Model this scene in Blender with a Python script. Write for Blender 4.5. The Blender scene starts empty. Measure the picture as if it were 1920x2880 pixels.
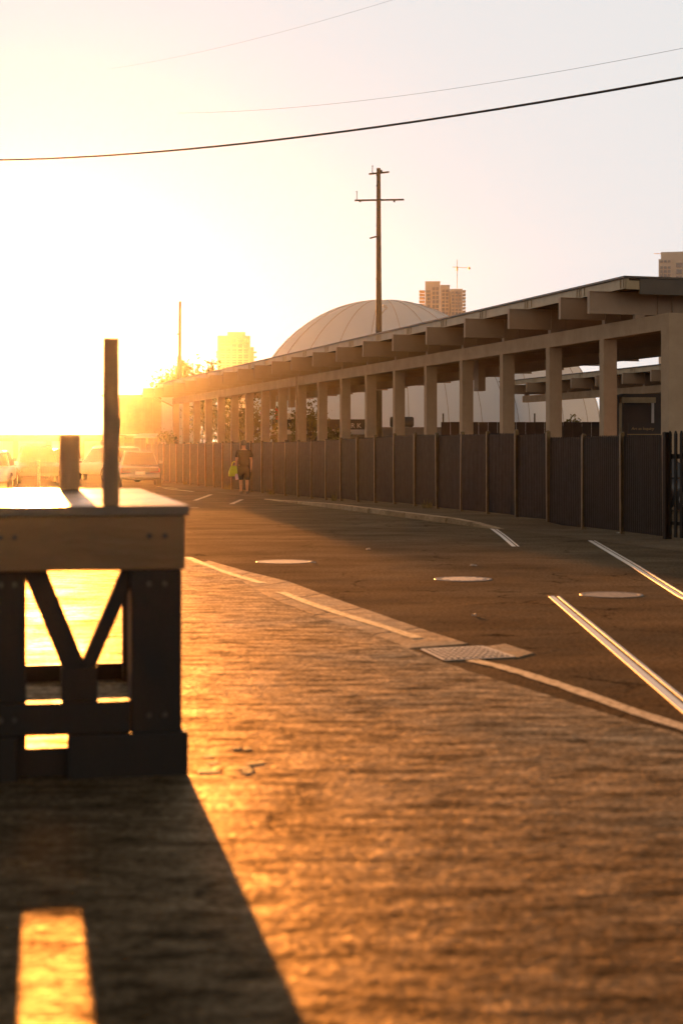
import bpy, bmesh, math, random
from mathutils import Vector, Matrix
random.seed(7)
sc = bpy.context.scene
COL = sc.collection
R = math.radians

# ------------------------------------------------------------------ camera, sky, sun, exposure
F, CX, HOR, CAMH = 4400.0, 960.0, 1263.0, 1.5
cd = bpy.data.cameras.new('camera'); cam = bpy.data.objects.new('camera', cd); COL.objects.link(cam)
cd.sensor_fit = 'VERTICAL'; cd.sensor_height = 36; cd.sensor_width = 24; cd.lens = F / 2880 * 36
cd.shift_y = -(1440 - HOR) / 2880
cd.clip_start = 0.05; cd.clip_end = 3000
cd.dof.use_dof = True; cd.dof.focus_distance = 46; cd.dof.aperture_fstop = 2.3
cam.location = (0, 0, CAMH); cam.rotation_euler = (R(90), 0, 0)
sc.camera = cam

EXPOSURE = 2.4
SUN_EL, SUN_AZ = R(3.3), R(11.1)            # azimuth to the left of straight ahead
to_sun = Vector((-math.sin(SUN_AZ) * math.cos(SUN_EL), math.cos(SUN_AZ) * math.cos(SUN_EL), math.sin(SUN_EL)))
w = bpy.data.worlds.new('World'); sc.world = w; w.use_nodes = True
nt = w.node_tree; nt.nodes.clear()
sky = nt.nodes.new('ShaderNodeTexSky'); sky.sky_type = 'NISHITA'; sky.sun_disc = False
sky.sun_elevation = SUN_EL; sky.sun_rotation = -SUN_AZ
sky.air_density = 1.0; sky.dust_density = 1.0; sky.ozone_density = 1.0
SKY_MAX = 0.80 / 2 ** EXPOSURE              # the sky is over-exposed: a pale even white
bw = nt.nodes.new('ShaderNodeRGBToBW')      # white balance: only the brightness pattern of the sky is kept
mul = nt.nodes.new('ShaderNodeVectorMath'); mul.operation = 'MULTIPLY'
SKY_GAIN = 0.34 / 2 ** EXPOSURE / 0.1
mul.inputs[1].default_value = (SKY_GAIN, SKY_GAIN * 0.92, SKY_GAIN * 0.80)
mn = nt.nodes.new('ShaderNodeVectorMath'); mn.operation = 'MINIMUM'
mn.inputs[1].default_value = (SKY_MAX / 0.1,) * 3
bg = nt.nodes.new('ShaderNodeBackground'); bg.inputs['Strength'].default_value = 0.1
wo = nt.nodes.new('ShaderNodeOutputWorld')
nt.links.new(sky.outputs[0], bw.inputs[0]); nt.links.new(bw.outputs[0], mul.inputs[0]); nt.links.new(mul.outputs[0], mn.inputs[0])
# soft shoulder: the aureole round the low sun stays brighter and warmer than the clipped sky
ex = nt.nodes.new('ShaderNodeVectorMath'); ex.operation = 'SUBTRACT'; ex.inputs[1].default_value = (2.2 / 2 ** EXPOSURE / 0.1,) * 3
e2 = nt.nodes.new('ShaderNodeVectorMath'); e2.operation = 'MAXIMUM'; e2.inputs[1].default_value = (0, 0, 0)
e3 = nt.nodes.new('ShaderNodeVectorMath'); e3.operation = 'MULTIPLY_ADD'; e3.inputs[1].default_value = (0.09, 0.07, 0.045)
nt.links.new(mul.outputs[0], ex.inputs[0]); nt.links.new(ex.outputs[0], e2.inputs[0]); nt.links.new(e2.outputs[0], e3.inputs[0])
nt.links.new(mn.outputs[0], e3.inputs[2])
nt.links.new(e3.outputs[0], bg.inputs['Color']); nt.links.new(bg.outputs[0], wo.inputs['Surface'])
sl = bpy.data.lights.new('sun', 'SUN'); sl.energy = 5.0; sl.angle = R(0.5); sl.color = (1.0, 0.37, 0.075)
sun = bpy.data.objects.new('sun', sl); COL.objects.link(sun)
sun.rotation_euler = to_sun.to_track_quat('Z', 'Y').to_euler(); sun.location = (-20, 60, 30)
vs = sc.view_settings
vs.view_transform = 'Standard'; vs.look = 'None'; vs.gamma = 1; vs.exposure = EXPOSURE; vs.use_curve_mapping = False
sc.cycles.use_denoising = True
sc.cycles.max_bounces = 6; sc.cycles.volume_bounces = 0; sc.cycles.sample_clamp_indirect = 4
sc.cycles.caustics_reflective = False; sc.cycles.caustics_refractive = False

HAZE_DENSITY, HAZE_G = 0.000085, 0.953

# ------------------------------------------------------------------ helpers
def P(px, py, Y):
    return Vector(((px - CX) / F * Y, Y, CAMH - (py - HOR) / F * Y))
def G(px, py):
    Y = F * CAMH / (py - HOR)
    return Vector(((px - CX) / F * Y, Y, 0))
def XA(px, Y): return (px - CX) / F * Y
def ZA(py, Y): return CAMH - (py - HOR) / F * Y

class MB:
    def __init__(s): s.v = []; s.f = []; s.m = []; s.mi = 0
    def add(s, vs_, fs):
        o = len(s.v); s.v += [tuple(p) for p in vs_]
        for f in fs: s.f.append([o + i for i in f]); s.m.append(s.mi)
        return s
    def hexa(s, p):   # 8 points: bottom loop 0-3 (ccw from above), top loop 4-7
        return s.add(p, [(3,2,1,0),(4,5,6,7),(0,1,5,4),(1,2,6,5),(2,3,7,6),(3,0,4,7)])
    def box(s, x0, x1, y0, y1, z0, z1):
        return s.hexa([(x0,y0,z0),(x1,y0,z0),(x1,y1,z0),(x0,y1,z0),(x0,y0,z1),(x1,y0,z1),(x1,y1,z1),(x0,y1,z1)])
    def bar(s, a, b, wd, ht, up=(0,0,1)):
        a, b = Vector(a), Vector(b); d = (b - a).normalized(); up = Vector(up)
        sd = d.cross(up)
        if sd.length < 1e-4: sd = d.cross(Vector((0,1,0)))
        sd.normalize(); u = sd.cross(d).normalized()
        sd *= wd / 2; u *= ht / 2
        return s.hexa([a-sd-u, a+sd-u, b+sd-u, b-sd-u, a-sd+u, a+sd+u, b+sd+u, b-sd+u])
    def tube(s, pts, rad, n=8, cap=True):
        pts = [Vector(p) for p in pts]
        if not hasattr(rad, '__len__'): rad = [rad] * len(pts)
        rings = []; ref = None
        for i, p in enumerate(pts):
            d = (pts[min(i+1, len(pts)-1)] - pts[max(i-1, 0)]).normalized()
            a = Vector((0,0,1)) if abs(d.z) < 0.9 else Vector((1,0,0))
            if ref is not None and abs(ref.dot(d)) < 0.95: a = ref
            x = (a - d * a.dot(d)).normalized(); y = d.cross(x); ref = x
            rings.append([p + (x*math.cos(t) + y*math.sin(t)) * rad[i] for t in [2*math.pi*k/n for k in range(n)]])
        s.loft(rings, closed=True, cap=cap); return s
    def loft(s, rings, closed=True, cap=True):
        n = len(rings[0]); vs_ = [p for r in rings for p in r]; fs = []
        for i in range(len(rings)-1):
            for k in range(n if closed else n-1):
                a = i*n + k; b = i*n + (k+1) % n
                fs.append((a, b, b+n, a+n))
        if cap and closed:
            fs.append(tuple(reversed(range(n)))); fs.append(tuple((len(rings)-1)*n + k for k in range(n)))
        return s.add(vs_, fs)
    def lathe(s, prof, n=24, c=(0,0,0)):
        rings = [[(c[0]+r*math.cos(2*math.pi*k/n), c[1]+r*math.sin(2*math.pi*k/n), c[2]+z) for k in range(n)] for r, z in prof]
        return s.loft(rings)
    def prism(s, poly, z0, z1):
        n = len(poly)
        return s.add([(x,y,z0) for x,y in poly] + [(x,y,z1) for x,y in poly],
                     [tuple(reversed(range(n))), tuple(range(n, 2*n))] + [(i,(i+1)%n,(i+1)%n+n,i+n) for i in range(n)])
    def extrude_x(s, poly, x0, x1):       # poly in (y,z)
        n = len(poly)
        return s.add([(x0,y,z) for y,z in poly] + [(x1,y,z) for y,z in poly],
                     [tuple(range(n)), tuple(reversed(range(n, 2*n)))] + [(i,i+n,(i+1)%n+n,(i+1)%n) for i in range(n)])
    def mesh(s, name, mats, smooth=False):
        me = bpy.data.meshes.new(name); me.from_pydata(s.v, [], s.f)
        for m in (mats if isinstance(mats, (list, tuple)) else [mats]): me.materials.append(m)
        bm = bmesh.new(); bm.from_mesh(me); bmesh.ops.recalc_face_normals(bm, faces=bm.faces); bm.to_mesh(me); bm.free()
        if any(s.m): me.polygons.foreach_set('material_index', s.m)
        if smooth: me.polygons.foreach_set('use_smooth', [True] * len(me.polygons))
        me.update(); return me
    def build(s, name, mat, parent=None, smooth=False, bevel=0, sub=0):
        return link(name, s.mesh(name, mat, smooth), parent, bevel, sub)

def link(name, me, parent=None, bevel=0, sub=0):
    o = bpy.data.objects.new(name, me); COL.objects.link(o)
    if parent is not None: o.parent = parent
    if bevel:
        b = o.modifiers.new('bevel', 'BEVEL'); b.width = bevel; b.segments = 2; b.limit_method = 'ANGLE'; b.angle_limit = R(40)
    if sub:
        b = o.modifiers.new('sub', 'SUBSURF'); b.levels = sub; b.render_levels = sub
    return o
def tag(o, label, cat, group=None):
    o['label'] = label; o['category'] = cat
    if group: o['group'] = group
    return o
def thing(name, label, cat, loc=(0,0,0), rz=0, group=None):
    o = bpy.data.objects.new(name, None); COL.objects.link(o); o.location = loc; o.rotation_euler = (0,0,rz)
    o.empty_display_size = 0.3
    return tag(o, label, cat, group)
def struct(o): o['kind'] = 'structure'; return o
def stuff(o): o['kind'] = 'stuff'; return o
def copy_tree(root, loc, rz, label=None):
    r = root.copy(); COL.objects.link(r); r.location = loc; r.rotation_euler = (0,0,rz)
    if label: r['label'] = label
    for ch in list(root.children):
        c = ch.copy(); COL.objects.link(c); c.parent = r
        for g in list(ch.children):
            d = g.copy(); COL.objects.link(d); d.parent = c
    return r

def mat(name, c1, rough=0.6, c2=None, scale=4.0, bump=0.0, bscale=None, metal=0.0, spec=0.5, rvar=0.0, detail=6, stretch=None, dist=0.02):
    m = bpy.data.materials.new(name); m.use_nodes = True; n = m.node_tree; b = n.nodes['Principled BSDF']
    b.inputs['Base Color'].default_value = (*c1, 1); b.inputs['Roughness'].default_value = rough
    b.inputs['Metallic'].default_value = metal; b.inputs['Specular IOR Level'].default_value = spec
    tc = n.nodes.new('ShaderNodeTexCoord'); src = tc.outputs['Object']
    if stretch:
        mp = n.nodes.new('ShaderNodeMapping'); mp.inputs['Scale'].default_value = stretch
        n.links.new(src, mp.inputs['Vector']); src = mp.outputs['Vector']
    if c2 or rvar:
        t = n.nodes.new('ShaderNodeTexNoise'); t.inputs['Scale'].default_value = scale; t.inputs['Detail'].default_value = detail
        t.inputs['Roughness'].default_value = 0.62
        n.links.new(src, t.inputs['Vector'])
        if c2:
            r = n.nodes.new('ShaderNodeValToRGB'); r.color_ramp.elements[0].position = 0.34; r.color_ramp.elements[1].position = 0.68
            r.color_ramp.elements[0].color = (*c1, 1); r.color_ramp.elements[1].color = (*c2, 1)
            n.links.new(t.outputs['Fac'], r.inputs['Fac']); n.links.new(r.outputs[0], b.inputs['Base Color'])
        if rvar:
            mr = n.nodes.new('ShaderNodeMapRange'); mr.inputs['From Min'].default_value = 0.3; mr.inputs['From Max'].default_value = 0.7
            mr.inputs['To Min'].default_value = max(0.03, rough - rvar); mr.inputs['To Max'].default_value = min(1, rough + rvar)
            n.links.new(t.outputs['Fac'], mr.inputs['Value']); n.links.new(mr.outputs[0], b.inputs['Roughness'])
    if bump:
        t2 = n.nodes.new('ShaderNodeTexNoise'); t2.inputs['Scale'].default_value = bscale or scale * 6; t2.inputs['Detail'].default_value = 8
        n.links.new(src, t2.inputs['Vector'])
        bu = n.nodes.new('ShaderNodeBump'); bu.inputs['Strength'].default_value = bump; bu.inputs['Distance'].default_value = dist
        n.links.new(t2.outputs['Fac'], bu.inputs['Height']); n.links.new(bu.outputs[0], b.inputs['Normal'])
    return m

def asphalt(name, dark, light, rough, bump_big, bump_fine, crack=0.6, crack_scale=0.45, spec=0.5, ripple=0.0, stain=(0.35, 1.3), stain_scale=(1.6, 4.2, 1.0)):
    m = bpy.data.materials.new(name); m.use_nodes = True; n = m.node_tree; b = n.nodes['Principled BSDF']; L = n.links.new
    tc = n.nodes.new('ShaderNodeTexCoord'); src = tc.outputs['Object']
    def noise(scale, detail=8, rgh=0.6):
        t = n.nodes.new('ShaderNodeTexNoise'); t.inputs['Scale'].default_value = scale; t.inputs['Detail'].default_value = detail
        t.inputs['Roughness'].default_value = rgh; L(src, t.inputs['Vector']); return t
    n1 = noise(0.7, 10, 0.65); n2 = noise(40, 6); n3 = noise(2.6, 10, 0.6); n4 = noise(120, 3); n5 = noise(13, 7)
    def math_(op, a, b_):
        q = n.nodes.new('ShaderNodeMath'); q.operation = op
        for i, v in enumerate((a, b_)):
            if isinstance(v, (int, float)): q.inputs[i].default_value = v
            else: L(v, q.inputs[i])
        return q.outputs[0]
    mixv = math_('ADD', math_('MULTIPLY', n1.outputs['Fac'], 0.55), math_('MULTIPLY', n2.outputs['Fac'], 0.45))
    r = n.nodes.new('ShaderNodeValToRGB'); r.color_ramp.elements[0].position = 0.42; r.color_ramp.elements[1].position = 0.60
    r.color_ramp.elements[0].color = (*dark, 1); r.color_ramp.elements[1].color = (*light, 1)
    L(mixv, r.inputs['Fac'])
    # cracks
    nv = noise(1.3, 4); vm = n.nodes.new('ShaderNodeVectorMath'); vm.operation = 'MULTIPLY_ADD'
    L(nv.outputs['Color'], vm.inputs[0]); vm.inputs[1].default_value = (0.9, 0.9, 0.9); L(src, vm.inputs[2])
    vo = n.nodes.new('ShaderNodeTexVoronoi'); vo.feature = 'DISTANCE_TO_EDGE'; vo.inputs['Scale'].default_value = crack_scale
    L(vm.outputs[0], vo.inputs['Vector'])
    cm = n.nodes.new('ShaderNodeMapRange'); cm.inputs['From Min'].default_value = 0.0; cm.inputs['From Max'].default_value = 0.012
    cm.inputs['To Min'].default_value = crack; cm.inputs['To Max'].default_value = 0.0
    L(vo.outputs['Distance'], cm.inputs['Value'])
    gate = n.nodes.new('ShaderNodeMapRange'); gate.inputs['From Min'].default_value = 0.46; gate.inputs['From Max'].default_value = 0.58
    L(n3.outputs['Fac'], gate.inputs['Value'])
    ck = math_('MULTIPLY', cm.outputs[0], gate.outputs[0])
    mx = n.nodes.new('ShaderNodeMix'); mx.data_type = 'RGBA'; L(ck, mx.inputs[0]); L(r.outputs[0], mx.inputs[6])
    mx.inputs[7].default_value = (dark[0]*0.3, dark[1]*0.3, dark[2]*0.3, 1); pass
    rg = n.nodes.new('ShaderNodeMapRange'); rg.inputs['From Min'].default_value = 0.3; rg.inputs['From Max'].default_value = 0.7
    rg.inputs['To Min'].default_value = rough + 0.18; rg.inputs['To Max'].default_value = rough - 0.10
    L(n1.outputs['Fac'], rg.inputs['Value']); pass
    h = math_('ADD', math_('MULTIPLY', n3.outputs['Fac'], bump_big), math_('MULTIPLY', n2.outputs['Fac'], bump_fine))
    h = math_('ADD', h, math_('MULTIPLY', n4.outputs['Fac'], bump_fine * 0.10))
    h = math_('ADD', h, math_('MULTIPLY', n1.outputs['Fac'], bump_big * 1.6))
    h = math_('ADD', h, math_('MULTIPLY', n5.outputs['Fac'], bump_fine * 2.6))
    if ripple:      # roller marks: low ridges across the paving
        mp = n.nodes.new('ShaderNodeMapping'); mp.inputs['Scale'].default_value = (5.5, 12.5, 4.0); mp.inputs['Rotation'].default_value = (0, 0, 0.12)
        L(src, mp.inputs['Vector']); rp = n.nodes.new('ShaderNodeTexNoise'); rp.inputs['Scale'].default_value = 1.0; rp.inputs['Detail'].default_value = 7
        rp.inputs['Roughness'].default_value = 0.6; L(mp.outputs[0], rp.inputs['Vector'])
        h = math_('ADD', h, math_('MULTIPLY', rp.outputs['Fac'], ripple))
    h = math_('SUBTRACT', h, math_('MULTIPLY', ck, 0.004))
    bu = n.nodes.new('ShaderNodeBump'); bu.inputs['Strength'].default_value = 1.0; bu.inputs['Distance'].default_value = 1.0
    L(h, bu.inputs['Height']); 
    # rough paving: dust keeps the grazing reflection well under a mirror's, so diffuse and gloss are mixed by hand
    n.nodes.remove(b)
    df = n.nodes.new('ShaderNodeBsdfDiffuse'); gl = n.nodes.new('ShaderNodeBsdfAnisotropic'); gl.inputs['Color'].default_value = (1.0, 0.80, 0.56, 1)
    df.inputs['Roughness'].default_value = 0.6
    L(mx.outputs[2], df.inputs['Color']); L(rg.outputs[0], gl.inputs['Roughness'])
    L(bu.outputs[0], df.inputs['Normal']); L(bu.outputs[0], gl.inputs['Normal'])
    lw = n.nodes.new('ShaderNodeLayerWeight'); lw.inputs['Blend'].default_value = 0.5
    f3 = math_('POWER', lw.outputs['Facing'], 4.0)
    mp2 = n.nodes.new('ShaderNodeMapping'); mp2.inputs['Scale'].default_value = stain_scale; mp2.inputs['Location'].default_value = (3.1, 7.7, 0)
    L(src, mp2.inputs['Vector']); st = n.nodes.new('ShaderNodeTexNoise'); st.inputs['Scale'].default_value = 1.0; st.inputs['Detail'].default_value = 9
    st.inputs['Roughness'].default_value = 0.66; L(mp2.outputs[0], st.inputs['Vector'])
    sm = n.nodes.new('ShaderNodeMapRange'); sm.inputs['From Min'].default_value = 0.36; sm.inputs['From Max'].default_value = 0.62
    sm.inputs['To Min'].default_value = stain[0]; sm.inputs['To Max'].default_value = stain[1]; L(st.outputs['Fac'], sm.inputs['Value'])
    gt = noise(30, 8, 0.75); gm = n.nodes.new('ShaderNodeMapRange'); gm.inputs['From Min'].default_value = 0.36; gm.inputs['From Max'].default_value = 0.62
    gm.inputs['To Min'].default_value = 0.35; gm.inputs['To Max'].default_value = 1.6; L(gt.outputs['Fac'], gm.inputs['Value'])
    fac = math_('MULTIPLY', math_('MULTIPLY', f3, math_('MULTIPLY', sm.outputs[0], gm.outputs[0])), spec)
    fac = math_('MULTIPLY', fac, math_('SUBTRACT', 1.0, ck))
    ms = n.nodes.new('ShaderNodeMixShader'); L(fac, ms.inputs[0]); L(df.outputs[0], ms.inputs[1]); L(gl.outputs[0], ms.inputs[2])
    L(ms.outputs[0], n.nodes['Material Output'].inputs['Surface'])
    return m

def glassy(name, col=(0.03,0.03,0.035), rough=0.08):
    return mat(name, col, rough, spec=0.7)

M = dict(
    road=asphalt('road_asphalt', (0.016,0.011,0.008), (0.038,0.025,0.015), 0.64, 0.004, 0.0026, 0.8, 0.40, 0.13, 0.007, (0.65, 1.2), (0.5, 0.9, 1.0)),
    lot=asphalt('lot_asphalt', (0.010,0.007,0.0035), (0.050,0.032,0.015), 0.49, 0.005, 0.0042, 0.6, 0.34, 0.46, 0.012, (0.25, 1.3), (3.0, 8.5, 1.0)),
    walk=asphalt('sidewalk_concrete', (0.06,0.045,0.032), (0.10,0.075,0.055), 0.75, 0.006, 0.002, 0.4, 0.3, 0.12, 0.0, (0.6,1.2), (0.6,1,1)),
    concrete=mat('pale_concrete', (0.42,0.275,0.165), 0.75, (0.52,0.355,0.225), 1.5, 0.25, 30),
    beam=mat('painted_steel', (0.34,0.22,0.14), 0.55, (0.41,0.275,0.18), 1.2, 0.08, 20),
    gutter=asphalt('gutter_concrete', (0.12,0.09,0.060), (0.26,0.20,0.14), 0.55, 0.002, 0.0022, 0.6, 0.9, 0.50, 0.003, (0.5, 1.2), (3, 6, 1)),
    kerb=asphalt('kerb_concrete', (0.12,0.085,0.05), (0.30,0.22,0.14), 0.55, 0.003, 0.003, 0.7, 1.2, 0.45, 0.0, (0.5, 1.2), (3, 3, 3)),
    paint=mat('road_paint', (0.16,0.13,0.10), 0.8, (0.66,0.56,0.46), 16, 0.3, 60, dist=0.003, spec=0.3),
    roof=mat('roof_metal', (0.06,0.045,0.03), 0.45, (0.09,0.065,0.04), 2, 0.1, 14),
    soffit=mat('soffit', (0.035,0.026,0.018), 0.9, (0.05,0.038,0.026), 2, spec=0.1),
    fascia=mat('fascia_sheet', (0.45,0.33,0.19), 0.45, (0.34,0.24,0.13), 2.5, 0.2, 12, metal=0.2),
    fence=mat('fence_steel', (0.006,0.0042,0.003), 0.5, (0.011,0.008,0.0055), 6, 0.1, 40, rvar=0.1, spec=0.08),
    fencepost=mat('fence_post_steel', (0.17,0.11,0.05), 0.34, (0.08,0.05,0.025), 3, metal=0.9),
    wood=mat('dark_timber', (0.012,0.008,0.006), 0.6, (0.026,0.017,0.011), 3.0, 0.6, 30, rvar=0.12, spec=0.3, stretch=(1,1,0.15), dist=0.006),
    woodtop=mat('platform_top_boards', (0.10,0.075,0.05), 0.33, (0.14,0.10,0.07), 3.0, 0.35, 28, rvar=0.08, stretch=(0.15,1,1), dist=0.004),
    glare_pale=mat('glare_paled_timber', (0.28,0.16,0.07), 0.7, (0.36,0.21,0.10), 3, 0.4, 25, stretch=(1,1,0.12)),  # post timber paled so its colour carries the veil of sun glare
    apron=mat('glow_tinted_timber', (0.14,0.072,0.023), 0.6, (0.26,0.135,0.047), 3, 0.4, 25, stretch=(0.15,1,1)),  # apron lighter and warmer than the legs: orange sun glow painted into the wood
    polewood=mat('pole_timber', (0.08,0.052,0.032), 0.75, (0.12,0.08,0.05), 3, 0.5, 18, stretch=(1,1,0.1)),
    steel=mat('worn_rail_steel', (0.62,0.57,0.53), 0.46, (0.78,0.73,0.68), 5, metal=1.0),
    iron=mat('cast_iron', (0.05,0.04,0.032), 0.45, (0.09,0.07,0.055), 20, 0.3, 60, metal=0.4, dist=0.003),
    cover=mat('worn_cover_iron', (0.07,0.055,0.045), 0.5, (0.26,0.21,0.17), 16, 0.2, 50, metal=0.7, dist=0.002),
    galv=mat('galvanised_grate', (0.60,0.52,0.44), 0.55, (0.70,0.62,0.54), 20, metal=0.8),
    dome=mat('dome_membrane', (0.78,0.80,0.86), 0.6, (0.84,0.86,0.91), 0.25, 0.2, 0.8),
    cable=mat('dome_cable', (0.42,0.37,0.35), 0.6),
    tower=mat('tower_concrete', (0.58,0.48,0.38), 0.8, (0.68,0.57,0.46), 0.3),
    towerglass=glassy('tower_glass', (0.10,0.11,0.12), 0.15),
    wire=mat('wire_rubber', (0.02,0.015,0.012), 0.7),
    crane=mat('crane_yellow', (0.55,0.32,0.06), 0.6),
    bark=mat('bark', (0.07,0.05,0.035), 0.85, (0.11,0.08,0.055), 6, 0.6, 20),
    leaf1=mat('leaf_green', (0.045,0.06,0.018), 0.55, (0.075,0.085,0.025), 1.2),
    leaf2=mat('leaf_olive', (0.06,0.06,0.018), 0.55, (0.11,0.09,0.03), 1.5),
    carwhite=mat('car_paint_white', (0.70,0.68,0.66), 0.22, spec=0.6),
    carsilver=mat('car_paint_silver', (0.40,0.37,0.34), 0.25, spec=0.6, metal=0.5),
    cardark=mat('car_paint_dark', (0.03,0.03,0.035), 0.18, spec=0.6),
    carred=mat('car_paint_maroon', (0.10,0.025,0.02), 0.2, spec=0.6),
    glass=glassy('car_glass'),
    tyre=mat('tyre_rubber', (0.02,0.02,0.02), 0.8),
    rim=mat('wheel_rim', (0.45,0.43,0.40), 0.3, metal=0.9),
    lampglass=mat('headlamp_lens', (0.75,0.72,0.68), 0.08, spec=0.8),
    tail=mat('tail_lamp', (0.35,0.03,0.02), 0.15),
    plate=mat('number_plate', (0.62,0.58,0.50), 0.4),
    skin=mat('skin', (0.40,0.23,0.15), 0.55),
    black=mat('black_cloth', (0.008,0.007,0.007), 0.95, (0.014,0.012,0.011), 12, 0.3, 40, spec=0.15),
    yellow=mat('yellow_bag', (0.62,0.72,0.015), 0.6, (0.52,0.60,0.015), 8),
    pinkish=mat('pale_bottle', (0.70,0.50,0.48), 0.4),
    shoe=mat('shoe', (0.16,0.13,0.11), 0.7),
    hair=mat('hair', (0.02,0.014,0.01), 0.7),
    wall_dark=mat('dark_wall', (0.035,0.028,0.025), 0.7, (0.05,0.04,0.035), 2),
    wall_white=mat('white_wall', (0.66,0.60,0.56), 0.7, (0.72,0.66,0.62), 2),
    wall_brown=mat('brown_wall', (0.20,0.13,0.08), 0.7, (0.26,0.18,0.11), 1.5),
    container=mat('container_steel', (0.20,0.15,0.12), 0.55, (0.26,0.20,0.16), 1.5),
    signred=mat('sign_red', (0.65,0.07,0.03), 0.5),
    signdark=mat('sign_board', (0.03,0.026,0.025), 0.5),
    letter=mat('letter_white', (0.75,0.72,0.70), 0.4),
    lettergold=mat('letter_gold', (0.60,0.38,0.16), 0.45),
    awning=mat('awning_canvas', (0.62,0.52,0.44), 0.7),
    window=glassy('window_glass', (0.05,0.05,0.05), 0.12),
    brick=mat('broken_paver', (0.10,0.07,0.045), 0.7, (0.14,0.10,0.06), 9, 0.5, 50),
)
# thin leaves let the low light through
for k in ('leaf1', 'leaf2'):
    b = M[k].node_tree.nodes['Principled BSDF']; n = M[k].node_tree
    tr = n.nodes.new('ShaderNodeBsdfTranslucent'); tr.inputs['Color'].default_value = (0.16,0.15,0.03,1) if k == 'leaf1' else (0.22,0.17,0.04,1)
    ad = n.nodes.new('ShaderNodeMixShader'); ad.inputs[0].default_value = 0.45; out = n.nodes['Material Output']
    n.links.new(b.outputs[0], ad.inputs[1]); n.links.new(tr.outputs[0], ad.inputs[2]); n.links.new(ad.outputs[0], out.inputs['Surface'])

n = M['dome'].node_tree; tr = n.nodes.new('ShaderNodeBsdfTranslucent'); tr.inputs['Color'].default_value = (0.72,0.84,1.0,1)
ad = n.nodes.new('ShaderNodeMixShader'); ad.inputs[0].default_value = 0.5
n.links.new(n.nodes['Principled BSDF'].outputs[0], ad.inputs[1]); n.links.new(tr.outputs[0], ad.inputs[2]); n.links.new(ad.outputs[0], n.nodes['Material Output'].inputs['Surface'])

def text_mesh(name, s, size, m, parent, loc, rot, extrude=0.01, shear=0.0):
    cu = bpy.data.curves.new(name, 'FONT'); cu.body = s; cu.size = size; cu.extrude = extrude; cu.shear = shear
    cu.resolution_u = 3
    t = bpy.data.objects.new('tmp', cu); COL.objects.link(t)
    dg = bpy.context.evaluated_depsgraph_get(); dg.update()
    me = bpy.data.meshes.new_from_object(t.evaluated_get(dg)); bpy.data.objects.remove(t); me.name = name
    me.materials.clear(); me.materials.append(m)
    o = bpy.data.objects.new(name, me); COL.objects.link(o); o.parent = parent; o.location = loc; o.rotation_euler = rot
    return o

# ------------------------------------------------------------------ the ground
SLOPE = 0.297; TH = math.atan(SLOPE)                  # the long row of fence and canopy runs away to the left
DV = Vector((-math.sin(TH), math.cos(TH), 0)); NV = Vector((math.cos(TH), math.sin(TH), 0))
def row(a, Y, z=0.0): return Vector((a - SLOPE * Y, Y, z))

mb = MB()
xs = [-300, -60, -20, -6, 0, 6, 20, 60, 300]; ys = [-120, -20, 0, 4, 8, 14, 24, 40, 70, 120, 200, 430, 440]
for j in range(len(ys)-1):
    for i in range(len(xs)-1):
        mb.add([(xs[i],ys[j],0),(xs[i+1],ys[j],0),(xs[i+1],ys[j+1],0),(xs[i],ys[j+1],0)], [(0,1,2,3)])
g = struct(mb.build('road', M['road']))

# raised lot in the foreground with a worn rounded edge
edge = [(34,-8.6),(28,-5.0),(24,-3.1),(21.7,-2.25),(19.5,-1.62),(17.5,-1.10),(16.4,-0.86),(15.4,-0.66),(14.1,-0.29),(13.15,0.06),(12.3,0.33),(11.4,0.57),
        (10.9,0.70),(10.3,0.90),(9.8,1.10),(9.2,1.32),(8.6,1.54),(8.07,1.78),(7.2,2.15),(6,2.65),(4.5,3.3),(2.5,4.3),(0,5.5),(-6,8.0)]
epts = []
for i in range(len(edge)-1):
    (y0,x0),(y1,x1) = edge[i], edge[i+1]
    for k in range(4):
        t = k/4; epts.append(Vector((x0+(x1-x0)*t + random.uniform(-.012,.012), y0+(y1-y0)*t, 0)))
mb = MB(); LZ = 0.028
for i in range(len(epts)-1):
    a, b = epts[i], epts[i+1]
    d = (b-a).normalized(); nrm = Vector((d.y, -d.x, 0))
    if nrm.x > 0: nrm = -nrm
    rows = []
    for p in (a, b):
        rows.append([p, p+Vector((0,0,LZ*0.55)), p+nrm*0.02+Vector((0,0,LZ*0.9)), p+nrm*0.08+Vector((0,0,LZ)), Vector((-60, p.y, LZ))])
    for k in range(4):
        mb.add([rows[0][k], rows[1][k], rows[1][k+1], rows[0][k+1]], [(0,1,2,3)])
lot = mb.mesh('paved_lot', M['lot'])
bm = bmesh.new(); bm.from_mesh(lot); bmesh.ops.remove_doubles(bm, verts=bm.verts, dist=1e-4)
bmesh.ops.recalc_face_normals(bm, faces=bm.faces)
if sum(f.normal.z for f in bm.faces) < 0: bmesh.ops.reverse_faces(bm, faces=bm.faces)
bm.to_mesh(lot); bm.free()
struct(link('paved_lot', lot))

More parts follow.
